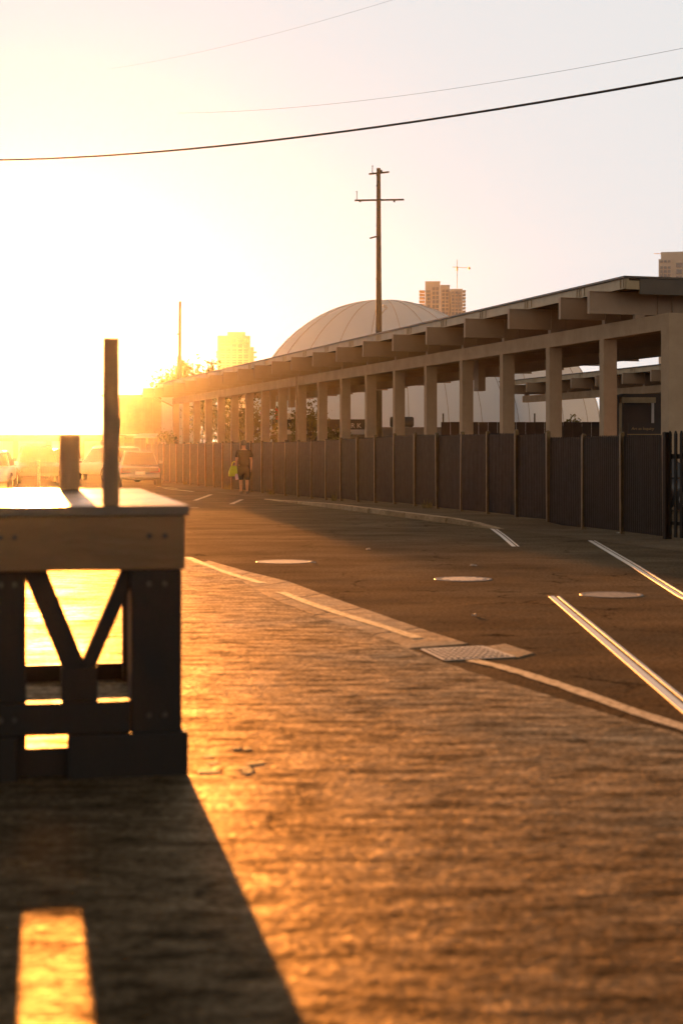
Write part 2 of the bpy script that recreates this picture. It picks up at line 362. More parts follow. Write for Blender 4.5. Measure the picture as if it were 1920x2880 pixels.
# gutter of concrete slabs
gut = bpy.data.objects.new('gutter', None); COL.objects.link(gut); struct(gut)
Rg = [(21.0,-1.78),(19.0,-1.10),(17.65,-0.58),(16.2,-0.20),(14.75,0.20),(13.07,0.66),(12.02,0.98)]
Lg = [(20.4,-1.90),(18.2,-1.25),(16.9,-0.98),(15.4,-0.62),(14.1,-0.25),(12.6,0.22),(11.75,0.50)]
for i in range(len(Rg)-1):
    q = [Vector((Lg[i][1],Lg[i][0],0)), Vector((Rg[i][1],Rg[i][0],0)), Vector((Rg[i+1][1],Rg[i+1][0],0)), Vector((Lg[i+1][1],Lg[i+1][0],0))]
    c = sum(q, Vector())/4; q = [c+(p-c)*0.985 for p in q]
    h = [0.005+random.uniform(-.001,.001) for _ in q]
    mb = MB().hexa([p+Vector((0,0,-0.02)) for p in q] + [p+Vector((0,0,hh)) for p,hh in zip(q,h)])
    mb.build('slab', M['gutter'], gut, bevel=0.006)
# concrete collar after the grate
q = [G(1345,1822)+Vector((0,0,0)), G(1420,1812), G(1500,1838), G(1455,1850)]
MB().hexa([p+Vector((0,0,-0.02)) for p in q]+[p+Vector((0,0,0.005)) for p in q]).build('slab', M['gutter'], gut, bevel=0.003)

# painted edge line on the gutter
def ribbon(pts, wd, z, name, m, parent=None, jit=0.006, n=6, zf=None):
    mb = MB(); P_ = []
    for i in range(len(pts)-1):
        for k in range(n): P_.append(Vector(pts[i]).lerp(Vector(pts[i+1]), k/n))
    P_.append(Vector(pts[-1])); L_ = []
    for i, p in enumerate(P_):
        d = (P_[min(i+1,len(P_)-1)] - P_[max(i-1,0)]).normalized(); s_ = Vector((d.y,-d.x,0))
        L_.append((p - s_*(wd/2+random.uniform(-jit,jit)), p + s_*(wd/2+random.uniform(-jit,jit))))
    vz = Vector((0,0,z))
    mb.loft([[a+vz, b+vz] for a, b in L_], closed=False, cap=False)
    o = mb.build(name, m, parent)
    if o.data.polygons[0].normal.z < 0: o.data.flip_normals()
    return o
line = bpy.data.objects.new('edge_line', None); COL.objects.link(line); struct(line)
far_line = [(XA(525,21.6),21.6,0),(-1.55,19.4,0),(XA(736,17.4),17.4,0)]
mid_line = [(-0.64,16.35,0),(-0.30,15.1,0),(0.02,14.1,0),(0.40,13.0,0),(0.60,12.35,0)]
near_line = [(0.92,11.10,0),(1.08,10.8,0),(1.23,10.4,0),(1.44,9.75,0),(1.66,8.95,0),(1.84,8.4,0),(2.2,7.2,0),(2.7,5.6,0)]
ribbon(far_line, 0.12, 0.0095, 'paint_stripe', M['paint'], line)
ribbon(mid_line, 0.11, 0.0095, 'paint_stripe', M['paint'], line)
ribbon(near_line, 0.11, 0.005, 'paint_stripe', M['paint'], line)
# short parking bay strips far down the road
bays = [((548,1408),(594,1391)), ((651,1418),(680,1405)), ((462,1374),(545,1383)), ((525,1427),(558,1428)), ((440,1369),(500,1374))]
for i, (a, b) in enumerate(bays):
    ribbon([G(*a), G(*b)], 0.13, 0.0045, 'paint_stripe', M['paint'], line, 0.01, 4)

# sidewalk and kerb on the far side
sw = MB(); prof = []
def kh(Y):
    if Y < 29.2: return 0.006
    if Y < 31.0: return 0.006 + 0.10*(Y-29.2)/1.8
    if Y < 40.0: return 0.106
    if Y < 46.0: return 0.106 - 0.10*(Y-40)/6
    return 0.006
Ys = [14,20,26,29.2,30,31,33,36,38,40,42,44,46,50,56,64,72,80]
for i in range(len(Ys)-1):
    y0, y1 = Ys[i], Ys[i+1]; h0, h1 = kh(y0), kh(y1)
    sw.add([row(11.72,y0,h0), row(13.9,y0,h0), row(13.9,y1,h1), row(11.72,y1,h1)], [(0,1,2,3)])
    sw.add([row(13.9,y0,h0), row(15.2,y0,0.002), row(15.2,y1,0.002), row(13.9,y1,h1)], [(0,1,2,3)])
struct(sw.build('sidewalk', M['walk']))
kb = bpy.data.objects.new('kerb', None); COL.objects.link(kb); struct(kb)
y = 29.2
while y < 46:
    y1 = y + 1.25; h0, h1 = kh(y)+0.006, kh(y1)+0.006
    if max(h0, h1) > 0.02:
        a0, a1 = 11.52 + random.uniform(-.015,.015), 11.72
        q = [row(a0,y+.012), row(a1,y+.012), row(a1,y1-.012), row(a0,y1-.012)]
        q2 = [row(a0+.02,y+.012), row(a1,y+.012), row(a1,y1-.012), row(a0+.02,y1-.012)]
        MB().hexa([p+Vector((0,0,-.03)) for p in q]+[q2[0]+Vector((0,0,h0)),q2[1]+Vector((0,0,h0)),q2[2]+Vector((0,0,h1)),q2[3]+Vector((0,0,h1))]).build('kerb_stone', M['kerb'], kb, bevel=0.012)
    y = y1

# ------------------------------------------------------------------ rails sunk in the road
def rail(pts, label, dirt):
    t = thing('rail', label, 'rail', group='rails sunk in the road')
    head = ribbon(pts, 0.058, 0.006, 'rail_head', M['steel'], t, 0.0, 10)
    off = []
    for i, p in enumerate(pts):
        d = (Vector(pts[min(i+1,len(pts)-1)]) - Vector(pts[max(i-1,0)])).normalized(); s_ = Vector((-d.y, d.x, 0))
        if s_.x < 0: s_ = -s_
        off.append(Vector(p) + s_*0.072)
    ribbon(off, 0.024, 0.005, 'guard_rail', M['steel'], t, 0.0, 10)
    for o in t.children:
        sm = o.modifiers.new('thick', 'SOLIDIFY'); sm.thickness = 0.02; sm.offset = -1
    return t
rail([(1.90,5.5,0),(1.97,9.1,0),(2.05,12.5,0),(2.13,15.9,0)], 'brightest steel rail, nearest the white edge line, glaring in the sun', 0.0012)
rail([(2.65,24.1,0),(2.76,27,0),(2.83,29.6,0)], 'short piece of steel rail at the end of the far kerb', 0.002)
rail([(3.35,13.0,0),(3.45,16,0),(3.72,20,0),(4.06,25.6,0)], 'long dull steel rail on the far right by the fence', 0.002)

# ------------------------------------------------------------------ manholes and grate
def manhole(px0, px1, py, label, m, studs=True):
    Y = F*CAMH/(py-HOR); c = Vector((XA((px0+px1)/2,Y), Y, 0)); r = (px1-px0)/2/F*Y
    t = thing('manhole_cover', label, 'manhole cover', c, random.uniform(0,3), 'manhole covers in the road')
    ring = MB(); n = 32
    prof = [(r,-0.01),(r,0.003),(r-0.006,0.005),(r-0.05,0.005),(r-0.055,0.001)]
    ring.loft([[(a*math.cos(2*math.pi*k/n), a*math.sin(2*math.pi*k/n), z) for k in range(n)] for a, z in prof], cap=False)
    ring.build('frame_ring', m, t, True)
    lid = MB().lathe([(0.001,-0.01),(r-0.06,-0.01),(r-0.06,0.003),(r-0.065,0.0045),(0.001,0.0045)], n)
    lid.build('lid', m, t)
    if not studs: return
    st = MB()
    for i in range(-5,6):
        for j in range(-5,6):
            x, yy = i*0.055, j*0.055
            if x*x+yy*yy < (r-0.10)**2: st.box(x-.018,x+.018,yy-.018,yy+.018,0.0040,0.0075)
    st.build('tread_studs', M['galv'], t)
manhole(720, 880, 1580, 'smooth manhole cover, leftmost and farthest of the three', M['cover'], False)
manhole(1220, 1383, 1629, 'studded manhole cover, middle of the three, glinting along its near edge', M['iron'])
manhole(1629, 1806, 1673, 'plain dull manhole cover beside the long steel rails', M['cover'], False)

gc = [Vector((0.60,11.70,0)), Vector((1.06,11.88,0)), Vector((1.24,11.28,0)), Vector((0.73,11.10,0))]   # left, far, right, near
t = thing('drain_grate', 'steel grid drain grate set in the gutter beside the white line', 'drain grate', (gc[0]+gc[2])/2)
o0 = (gc[0]+gc[2])/2
def gp(u, v, z):
    p = gc[0].lerp(gc[1], u).lerp(gc[3].lerp(gc[2], u), v) - o0; return Vector((p.x, p.y, z))
rim = MB()
for a, b in (((0,0),(1,0)),((1,0),(1,1)),((1,1),(0,1)),((0,1),(0,0))):
    rim.bar(gp(*a,0.0043), gp(*b,0.0043), 0.022, 0.004)
rim.build('rim', M['galv'], t)
def grate_bar(p, q, wd, name):
    p, q = Vector(p), Vector(q); m = MB().bar(p, q, wd, 0.005)
    d = (q-p).normalized(); sd = d.cross(Vector((0,0,1)))*wd*.46; up_ = Vector((0,0,.0029))
    m.mi = 1; m.add([p-sd+up_, p+sd+up_, q+sd+up_, q-sd+up_], [(0,1,2,3)])
    m.build(name, [M['iron'], M['galv']], t)
for k in range(1,11): grate_bar(gp(k/11,0.03,0.0042), gp(k/11,0.97,0.0042), 0.014, 'bar')
for k in range(1,7): grate_bar(gp(0.03,k/7,0.0046), gp(0.97,k/7,0.0046), 0.024, 'cross_bar')
MB().add([gp(0,0,0.0012),gp(1,0,0.0012),gp(1,1,0.0012),gp(0,1,0.0012)],[(0,1,2,3)]).build('pit_shade', M['tyre'], t)  # flat black sheet paints the shade of the hollow under the bars

# ------------------------------------------------------------------ fence
fence = thing('steel_fence', 'long dark steel picket fence along the far sidewalk below the canopy', 'fence', row(13.1, 26.0), TH)
SP = 1.574; FH = 1.74; NP = 33
pm = MB()
for i in range(1, 20):
    y = SP * i / 20
    pm.hexa([(-.010,y-.029,.05),(.010,y-.029,.05),(.010,y+.029,.05),(-.010,y+.029,.05),(-.010,y-.029,FH-.04),(.010,y-.029,FH-.04),(.010,y+.029,FH-.04),(-.010,y+.029,FH-.04)])
    pm.hexa([(-.010,y-.029,FH-.04),(.010,y-.029,FH-.04),(.010,y+.029,FH-.04),(-.010,y+.029,FH-.04),(-.004,y-.004,FH),(.004,y-.004,FH),(.004,y+.004,FH),(-.004,y+.004,FH)])
pm.box(.012,.045,.03,SP-.03,.22,.27); pm.box(.012,.045,.03,SP-.03,FH-.24,FH-.19)
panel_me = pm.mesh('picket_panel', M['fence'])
post_me = MB().box(-.040,.040,-.030,.030,0,FH+.03).lathe([(.048,FH+.03),(.048,FH+.045),(.02,FH+.06)],8).mesh('post', M['fencepost'])
for k in range(NP+1):
    z = kh(26.0 + 1.509*k) - .006
    o = link('post', post_me, fence); o.location = (0, k*SP, z+random.uniform(-.015,.01)); o.rotation_euler = (random.uniform(-.008,.008), random.uniform(-.01,.01), random.uniform(-.05,.05))
    if k < NP:
        o = link('picket_panel', panel_me, fence); o.location = (0, k*SP, z+random.uniform(-.012,.008)); o.rotation_euler = (random.uniform(-.006,.006), random.uniform(-.012,.012), 0)
for i, (px, where) in enumerate(((520,'nearest the parked silver sedan'),(640,'just left of the walking person'),(760,'right of the walking person'),(940,'below the thick utility pole'),(1200,'by the studded kerb end'))):
    wl = MB(); rnd = random.Random(50+i)
    for k in range(26):
        a = rnd.uniform(0,6.28); r_ = rnd.uniform(.02,.16); h_ = rnd.uniform(.08,.26); x, y = r_*math.cos(a)*.5, r_*math.sin(a)*1.6
        wl.add([(x-.008,y,0),(x+.008,y,0),(x+.05*math.cos(a),y+.06*math.sin(a),h_)], [(0,1,2)])
    u = (px-CX)/F; Yw = 12.98/(u+SLOPE)
    o = tag(wl.build('weed', M['leaf2'], None), ('ragged weed growing at the foot of the steel fence '+where) if i != 4 else 'ragged weed at the foot of the steel fence nearest the short rail', 'weed', 'weeds along the foot of the steel fence')
    o.location = row(12.98, Yw, kh(Yw)); o.rotation_euler = (0,0,TH)
# open pickets where the fence leaves the picture
of = thing('open_fence', 'short open picket fence at the right edge with wide gaps', 'fence', row(13.1, 26.0) - DV*0.055, TH)
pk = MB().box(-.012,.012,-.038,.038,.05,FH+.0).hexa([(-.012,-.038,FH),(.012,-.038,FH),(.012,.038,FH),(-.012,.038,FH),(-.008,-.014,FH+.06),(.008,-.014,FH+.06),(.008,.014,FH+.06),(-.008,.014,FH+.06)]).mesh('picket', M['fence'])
for k in range(14):
    o = link('picket', pk, of); o.location = (0, -0.10 - k*0.19, 0)
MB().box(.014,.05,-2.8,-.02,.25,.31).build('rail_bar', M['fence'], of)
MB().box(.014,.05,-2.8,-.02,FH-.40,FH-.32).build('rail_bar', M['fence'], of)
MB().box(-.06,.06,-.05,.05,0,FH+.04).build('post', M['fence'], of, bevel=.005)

# ------------------------------------------------------------------ the long canopy building
def canopy(label, base, ncol, s0, spacing, end_pier=True, first=1, col_max=99):
    t = thing('canopy_building', label, 'building', base, TH)
    L = spacing*(s0+ncol-1)
    CW, CL, ZB, ZT = 0.40, 0.27, 4.45, 4.86
    cme = MB().box(0,CW,-CL/2,CL/2,0,ZB).mesh('column', M['concrete'])
    for k in range(first, min(ncol, col_max)):
        link('column', cme, t, bevel=.012).location = (0, k*spacing, 0)
    if end_pier:
        MB().box(0,1.7,-.22,.20,0,ZT).build('end_pier', M['concrete'], t, bevel=.015)
    MB().box(0.02,CW-.02,.20 if end_pier else -.3,L+.3,ZB,ZT-.002).build('long_beam', M['concrete'], t, bevel=.01)
    # steel cross beams: I section, tips towards the road
    def ibeam(tip, tail, h=0.58, z=4.97):
        b = MB(); w_ = .13
        b.box(tip,tail,-.012,.012,z+.02,z+h-.02)
        b.box(tip,tail,-w_/2,w_/2,z,z+.02); b.box(tip,tail,-w_/2,w_/2,z+h-.02,z+h)
        b.box(tip-.012,tip,-w_/2,w_/2,z,z+h)
        for yy in (-.016,.016):
            for dx in (.12,.24):
                for dz in (.12,h-.12): b.box(tip+dx-.018,tip+dx+.018,min(yy,yy*1.9),max(yy,yy*1.9),z+dz-.018,z+dz+.018)
        return b.mesh('cross_beam', M['beam'])
    ib = ibeam(-1.21, 10.2)
    for k in range(first, ncol):
        link('cross_beam', ib, t).location = (0, k*spacing, 0)
        MB().box(.06,CW-.06,k*spacing-.09,k*spacing+.09,ZT,4.968).build('bearing_plate', M['beam'], t)
        st = MB()
        for dx in (.10, .55):
            st.box(dx,dx+.02,k*spacing-.062,k*spacing+.062,4.992,5.528)
        st.build('stiffener', M['beam'], t)
    if end_pier:
        link('cross_beam', ibeam(-1.21, 10.2), t).location = (0, 1.76, 0)
        st = MB()
        for dx in (.72, 1.14): st.box(dx,dx+.02,1.70,1.82,4.992,5.528)
        st.build('stiffener', M['beam'], t)
        MB().box(.06,CW-.06,1.70,1.82,ZT,4.968).build('bearing_plate', M['beam'], t)
    # roof sheet and its edge
    y0, y1 = (.87 if end_pier else -.35), L+2.6
    rf = MB().box(-.66,10.6,y0,y1,5.82,5.87); rf.build('roof', M['roof'], t)
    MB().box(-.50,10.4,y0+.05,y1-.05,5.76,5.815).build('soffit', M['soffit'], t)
    # fascia sheet panels between beam tips, ribbed
    ks = list(range(first, ncol)); stops = ([1.76] if end_pier else []) + [k*spacing for k in ks]
    stops = [y0+.08] + stops[(1 if end_pier else 0):] + [y1-.05]
    for a, b in zip(stops[:-1], stops[1:]):
        f = MB(); f.box(-.59,-.575,a+.01,b-.01,5.556,5.815); f.box(-.625,-.591,a+.01,b-.01,5.552,5.575)
        for yy in (a+.09, a+.26, b-.20): f.box(-.61,-.591,yy,yy+.03,5.577,5.81)
        f.build('edge_purlin', M['fascia'], t)
    # dark end closure under the roof edge
    if end_pier:
        MB().box(-.20,10.4,y0+.04,y0+.10,5.42,5.815).build('end_fascia', M['roof'], t)
        MB().box(-.573,-.205,y0+.06,y0+.09,5.54,5.81).build('end_fascia', M['fascia'], t)
        for xx in (1.9, 3.9, 5.9, 7.9, 9.9):
            MB().box(xx,xx+.12,1.2,L,5.556,5.755).build('purlin', M['beam'], t)
        MB().box(6.2,6.5,1.2,L,4.60,4.965).build('rear_beam', M['beam'], t)
        link('cross_beam', ibeam(-1.6, 10.2), t).location = (0, L+2.2, 0)
        MB().bar((-.9,L+2.2,5.0),(.1,L+.2,4.3),.08,.08).build('end_brace', M['beam'], t)
        for x_, y_, z_ in ((1.50,16.5,3.54),(1.50,42.5,3.63),(2.0,48.5,3.7)):
            MB().box(x_,x_+.27,y_-.2,y_+.25,z_,4.965).build('hanging_unit', M['beam'], t, bevel=.01)
        d = MB().tube([(-.06,10*spacing-.08,0),(-.06,10*spacing-.08,4.9)],.045,8); d.build('downpipe', M['beam'], t)
    return t
canopy('long cream canopy building on a row of columns behind the steel fence', row(19.5, 38.75), 20, 0, 3.525)
canopy('second canopy farther back, seen between the columns under the first roof', row(40.85, 62.0), 13, 0, 3.2, end_pier=False, first=0, col_max=8)

# ------------------------------------------------------------------ timber platform in the foreground
TB = R(11.5)
pf = thing('timber_platform', 'big dark timber platform with V braces in the left foreground', 'platform', (-0.709, 7.1, 0), TB)
PW, PD, ZTOP, ZAP = 3.1, 3.05, 1.246, 0.955       # local: x from -PW to 0, y from 0 to PD
for k in range(10):
    y0 = k*PD/10
    MB().box(-PW-.01,.02,y0+.004-(0.015 if k==0 else 0),y0+PD/10-.004,ZTOP-.045,ZTOP+random.uniform(-.002,.001)).build('top_board', M['woodtop'], pf, bevel=.004)
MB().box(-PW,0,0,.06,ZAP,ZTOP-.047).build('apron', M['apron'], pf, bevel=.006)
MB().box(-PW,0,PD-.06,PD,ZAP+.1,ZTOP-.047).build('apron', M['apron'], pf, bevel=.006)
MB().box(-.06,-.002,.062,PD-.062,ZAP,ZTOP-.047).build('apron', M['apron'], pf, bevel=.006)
s_ = 1/math.cos(TB)
def lx(px1568): return ((px1568*1.22449-960)/F*7.1 + 0.709) * s_
legs = [(lx(305), lx(418)), (lx(-62), lx(75)), (-PW, -PW+.23)]
for i, (a, b) in enumerate(legs):
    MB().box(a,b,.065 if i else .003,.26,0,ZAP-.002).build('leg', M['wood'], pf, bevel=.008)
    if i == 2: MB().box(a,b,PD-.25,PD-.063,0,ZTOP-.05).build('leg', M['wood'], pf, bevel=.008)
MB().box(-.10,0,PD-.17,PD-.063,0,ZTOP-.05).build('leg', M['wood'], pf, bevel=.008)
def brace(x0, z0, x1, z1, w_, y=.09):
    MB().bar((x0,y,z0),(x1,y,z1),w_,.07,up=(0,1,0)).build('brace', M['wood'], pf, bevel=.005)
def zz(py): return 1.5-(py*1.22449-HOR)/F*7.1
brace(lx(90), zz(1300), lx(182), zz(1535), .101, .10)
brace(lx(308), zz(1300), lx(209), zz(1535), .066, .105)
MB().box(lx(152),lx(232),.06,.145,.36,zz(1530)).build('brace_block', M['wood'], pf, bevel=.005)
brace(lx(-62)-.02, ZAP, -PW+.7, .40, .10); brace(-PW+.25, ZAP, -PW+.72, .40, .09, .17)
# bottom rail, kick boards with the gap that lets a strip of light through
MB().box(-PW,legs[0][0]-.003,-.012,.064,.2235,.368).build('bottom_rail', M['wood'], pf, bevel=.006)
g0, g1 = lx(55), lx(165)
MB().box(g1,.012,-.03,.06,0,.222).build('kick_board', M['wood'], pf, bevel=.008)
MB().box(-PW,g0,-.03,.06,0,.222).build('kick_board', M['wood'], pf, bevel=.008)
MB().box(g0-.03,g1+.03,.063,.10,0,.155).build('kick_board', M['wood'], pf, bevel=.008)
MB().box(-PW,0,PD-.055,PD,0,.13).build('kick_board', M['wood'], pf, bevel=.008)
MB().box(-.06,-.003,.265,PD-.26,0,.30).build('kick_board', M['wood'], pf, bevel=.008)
for px_, py_ in ((345,1340),(380,1340),(345,1640),(380,1640),(20,1340),(50,1340),(20,1640),(50,1640),(345,1230),(380,1230),(20,1230),(50,1230)):
    bx, bz = lx(px_), zz(py_); yf_ = -.004 if py_ < 1300 else (-.0)
    yb = 0 if py_ < 1300 else (.003 if px_ > 200 else .065)
    if py_ > 1600: yb = -.012 if px_ < 300 else .003
    MB().tube([(bx,yb+.01,bz),(bx,yb-.010,bz)],.013,6).build('bolt', M['iron'], pf)
# post at the front edge and a thicker one at the back edge
ps = tag(MB().box(-.037,.037,-.037,.037,0,.76).build('post', M['glare_pale'], None, bevel=.006), 'slim dark post rising from the front edge of the timber platform', 'post')
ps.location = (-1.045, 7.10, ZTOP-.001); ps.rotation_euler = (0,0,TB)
ps = tag(MB().box(-.062,.062,-.062,.062,0,.34).build('post', M['glare_pale'], None, bevel=.008), 'thick blurred post standing on the back edge of the timber platform', 'post')
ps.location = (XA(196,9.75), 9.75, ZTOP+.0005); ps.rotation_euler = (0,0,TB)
# broken pavers by the platform corner
for k in range(8):
    c = Vector((random.uniform(-.66,-.38), random.uniform(7.05,7.75), LZ))
    if c.x > -.42 - (7.9-c.y)*-.02 and c.y > 7.55: continue
    sx, sy, sz = random.uniform(.02,.06), random.uniform(.015,.035), random.uniform(.002,.005)
    b = MB().hexa([(-sx,-sy,-.004),(sx,-sy*.7,-.004),(sx*.8,sy,-.004),(-sx*.9,sy,-.004),(-sx*.9,-sy*.8,sz),(sx*.8,-sy*.6,sz*.7),(sx*.7,sy*.8,sz),(-sx*.7,sy*.9,sz*.8)])
    o = tag(b.build('paver_chip', M['brick'], None, bevel=.003), 'small broken paver chip on the ground by the platform corner', 'paver chip', 'broken paver chips by the platform corner')
    o.location = c; o.rotation_euler = (0,0,random.uniform(0,3))

# ------------------------------------------------------------------ trees
leaf_cache = {}
def leaves(n, rx, ry, rz, size, lobes, seed, m):
    rnd = random.Random(seed); mb = MB()
    cen = []
    for _ in range(lobes):
        th = rnd.uniform(0,2*math.pi); ph = math.acos(rnd.uniform(-.75,1)); rr = rnd.uniform(.35,.8)
        cen.append((Vector((math.sin(ph)*math.cos(th)*rx*rr, math.sin(ph)*math.sin(th)*ry*rr, math.cos(ph)*rz*rr)), rnd.uniform(.22,.42)))
    for i in range(n):
        c, s = rnd.choice(cen)
        p = c + Vector((rnd.gauss(0,.5)*rx*s, rnd.gauss(0,.5)*ry*s, rnd.gauss(0,.5)*rz*s))
        a = Vector((rnd.gauss(0,1),rnd.gauss(0,1),rnd.gauss(0,1))).normalized(); b = a.orthogonal().normalized(); b.rotate(Matrix.Rotation(rnd.uniform(0,6.28),3,a))
        c2 = a.cross(b); l = size*rnd.uniform(.6,1.3); w_ = l*.45
        mb.add([p-b*l, p-c2*w_, p+b*l, p+c2*w_], [(0,1,2,3)])
    return mb.mesh('crown', m)
def tree(name, label, cat, loc, h, rx, rz, n, size, m, seed, group=None, trunk_r=.16, crown_low=None):
    t = thing(name, label, cat, loc, random.uniform(0,6), group)
    cz = h - rz
    rnd = random.Random(seed); tr = MB()
    tr.tube([(0,0,-.05),(.05,0,cz*.5),(0,.08,cz),(.1,.05,cz+rz*.5)], [trunk_r,trunk_r*.75,trunk_r*.5,trunk_r*.2], 7)
    for k in range(7):
        a = rnd.uniform(0,6.28); z0 = cz*rnd.uniform(.55,1.05)
        tr.tube([(0,0,z0),(math.cos(a)*rx*.35,math.sin(a)*rx*.35,z0+rz*.25),(math.cos(a)*rx*.75,math.sin(a)*rx*.75,z0+rz*.6)],[trunk_r*.4,trunk_r*.25,trunk_r*.08],5)
    tr.build('trunk', M['bark'], t)
    o = link('crown', leaves(n, rx, rx, rz, size, 16, seed, m), t); o.location = (0,0,cz)
    return t
TG = 'trees behind the far end of the canopy'
tree('leafy_tree', 'tall hazy tree beside the bare thin pole at the far end', 'tree', (XA(548,122),122,0), 8.6, 3.2, 3.2, 2600, .22, M['leaf1'], 1, TG)
tree('leafy_tree', 'tree with a pointed ragged crown just left of the glare-washed tower', 'tree', (XA(592,126),126,0), 8.9, 1.9, 3.4, 1700, .22, M['leaf1'], 2, TG)
tree('leafy_tree', 'pale washed-out tree left of the thin bare pole, nearest the sun', 'tree', (XA(455,126),126,0), 7.4, 2.8, 2.6, 1800, .22, M['leaf1'], 3, TG)
tree('leafy_tree', 'dense tree filling the gaps between the farthest columns', 'tree', (XA(618,108),108,0), 5.6, 2.4, 2.6, 2400, .16, M['leaf2'], 4, TG)
tree('leafy_tree', 'sunlit yellowish tree seen through the columns left of the red banner', 'tree', (XA(712,98),98,0), 4.9, 2.2, 2.3, 2600, .13, M['leaf2'], 5, TG)
tree('leafy_tree', 'olive tree between columns straight in front of the white dome', 'tree', (XA(870,80),80,0), 4.0, 1.1, 1.7, 1700, .10, M['leaf2'], 6, TG)
tree('shrub', 'small green shrub behind the fence left of the letters', 'shrub', (XA(945,78),78,0), 3.0, 0.9, 1.2, 1100, .09, M['leaf1'], 8, None, .06)
tree('shrub', 'dark shrub poking up above the black wall on the right', 'shrub', (XA(1605,76),76,0), 3.5, 0.75, 1.2, 1200, .09, M['leaf1'], 9, None, .06)
tree('shrub', 'rounded shrub against the white gable at the far end', 'shrub', (XA(470,100),100,0), 2.9, 0.9, 1.2, 1000, .10, M['leaf1'], 10, None, .06)

# ------------------------------------------------------------------ poles and wires
UPY = 99.0; ux = XA(1064, UPY)
up = thing('utility_pole', 'tall timber utility pole with two crossarms rising behind the canopy', 'utility pole', (ux, UPY, 0))
k_ = UPY/F
zt = ZA(473, UPY)
MB().tube([(0,0,-.2),(0.02,0,zt*.5),(0,0,zt)], [.24,.19,.125], 12).build('pole_shaft', M['polewood'], up, True)
def px_to(px, py): return Vector((XA(px,UPY)-ux, 0, ZA(py,UPY)))
MB().bar(px_to(997,565)+Vector((0,-.2,0)), px_to(1135,563)+Vector((0,-.2,0)), .10,.10).build('crossarm', M['polewood'], up)
MB().bar(px_to(1038,494)+Vector((0,-.6,0)), px_to(1093,480)+Vector((0,.5,0)), .10,.11).build('crossarm', M['polewood'], up)
MB().bar(px_to(1040,673)+Vector((0,-.5,0)), px_to(1068,662)+Vector((0,.1,0)), .09,.09).build('side_arm', M['polewood'], up)
for (a, b) in (((1047,468),(1047,490)), ((1003,540),(1003,563))):
    MB().tube([px_to(*b), px_to(*a)], .022, 6).tube([px_to(*a), px_to(a[0],a[1]-2)], .05, 6).build('insulator_pin', M['iron'], up)
for (px, py) in ((1012,567),(1108,567),(1060,494),(1072,482),(1060,524),(1069,700),(1059,786),(1069,800)):
    p = px_to(px,py); MB().tube([p+Vector((0,-.15,-.06)),p+Vector((0,-.15,.06))],.06,6).build('insulator', M['iron'], up)
la = MB().tube([px_to(1066,905),px_to(1071,885),px_to(1080,872),px_to(1086,868)],.035,6); la.build('lamp_arm', M['galv'], up)
hd = MB().loft([[px_to(1078,862)+Vector((dx*.5,dy,dz)) for dx,dy,dz in ((-.1,-.09,0),(.1,-.09,0),(.1,.09,0),(-.1,.09,0))],
                [px_to(1089,866)+Vector((dx*.5,dy,dz)) for dx,dy,dz in ((-.1,-.10,.12),(.1,-.10,.12),(.1,.10,.12),(-.1,.10,.12))]])
MB().hexa([px_to(1076,861)+Vector((0,-.12,-.05)),px_to(1090,866)+Vector((0,-.12,-.03)),px_to(1090,866)+Vector((0,.12,-.03)),px_to(1076,861)+Vector((0,.12,-.05)),
           px_to(1077,859)+Vector((0,-.08,.08)),px_to(1088,863)+Vector((0,-.08,.07)),px_to(1088,863)+Vector((0,.08,.07)),px_to(1077,859)+Vector((0,.08,.08))]).build('lamp_head', M['galv'], up)
MB().box(-.02+px_to(1061,880).x,.02+px_to(1061,880).x,-.26,-.22,ZA(950,UPY),ZA(860,UPY)).build('conduit', M['iron'], up)

bpY = 117.0
bp = thing('bare_pole', 'thin bare pole without arms rising above the hazy trees', 'pole', (XA(505,bpY),bpY,0))
MB().tube([(0,0,-.1),(0,0,ZA(1005,bpY)),(.02,0,ZA(1000,bpY)),(0.05,0,ZA(848,bpY))],[.19,.17,.125,.10],10).build('pole_shaft', M['polewood'], bp, True)
MB().box(-.2,-.05,-.05,.05,ZA(942,bpY),ZA(938,bpY)).build('bracket', M['iron'], bp)

def wire(name, label, a, b, sag, rad, n=28, beads=False):
    a, b = Vector(a), Vector(b); pts = []
    for i in range(n+1):
        t = i/n; p = a.lerp(b, t); p.z -= sag*4*t*(1-t); pts.append(p)
    return tag(MB().tube(pts, rad, 6).build(name, M['wire'], None, True), label, 'wire')
# the wires run on past both sides of the picture
wa, wb = P(-260, 447, 60), P(2120, 181, 30)
wire('overhead_wire', 'thick black overhead cable crossing the whole sky', wa, wb, 0.62, 0.027)
wa, wb = P(500, 318, 62), P(2150, 88, 34)
wire('overhead_wire', 'thin brown wire just above the thick black cable at right', wa, wb, 0.42, 0.0045)
wa, wb = P(300, 195, 62), P(1500, -130, 34)
wire('overhead_wire', 'faintest hair-thin wire near the top of the sky', wa, wb, 0.30, 0.0032)

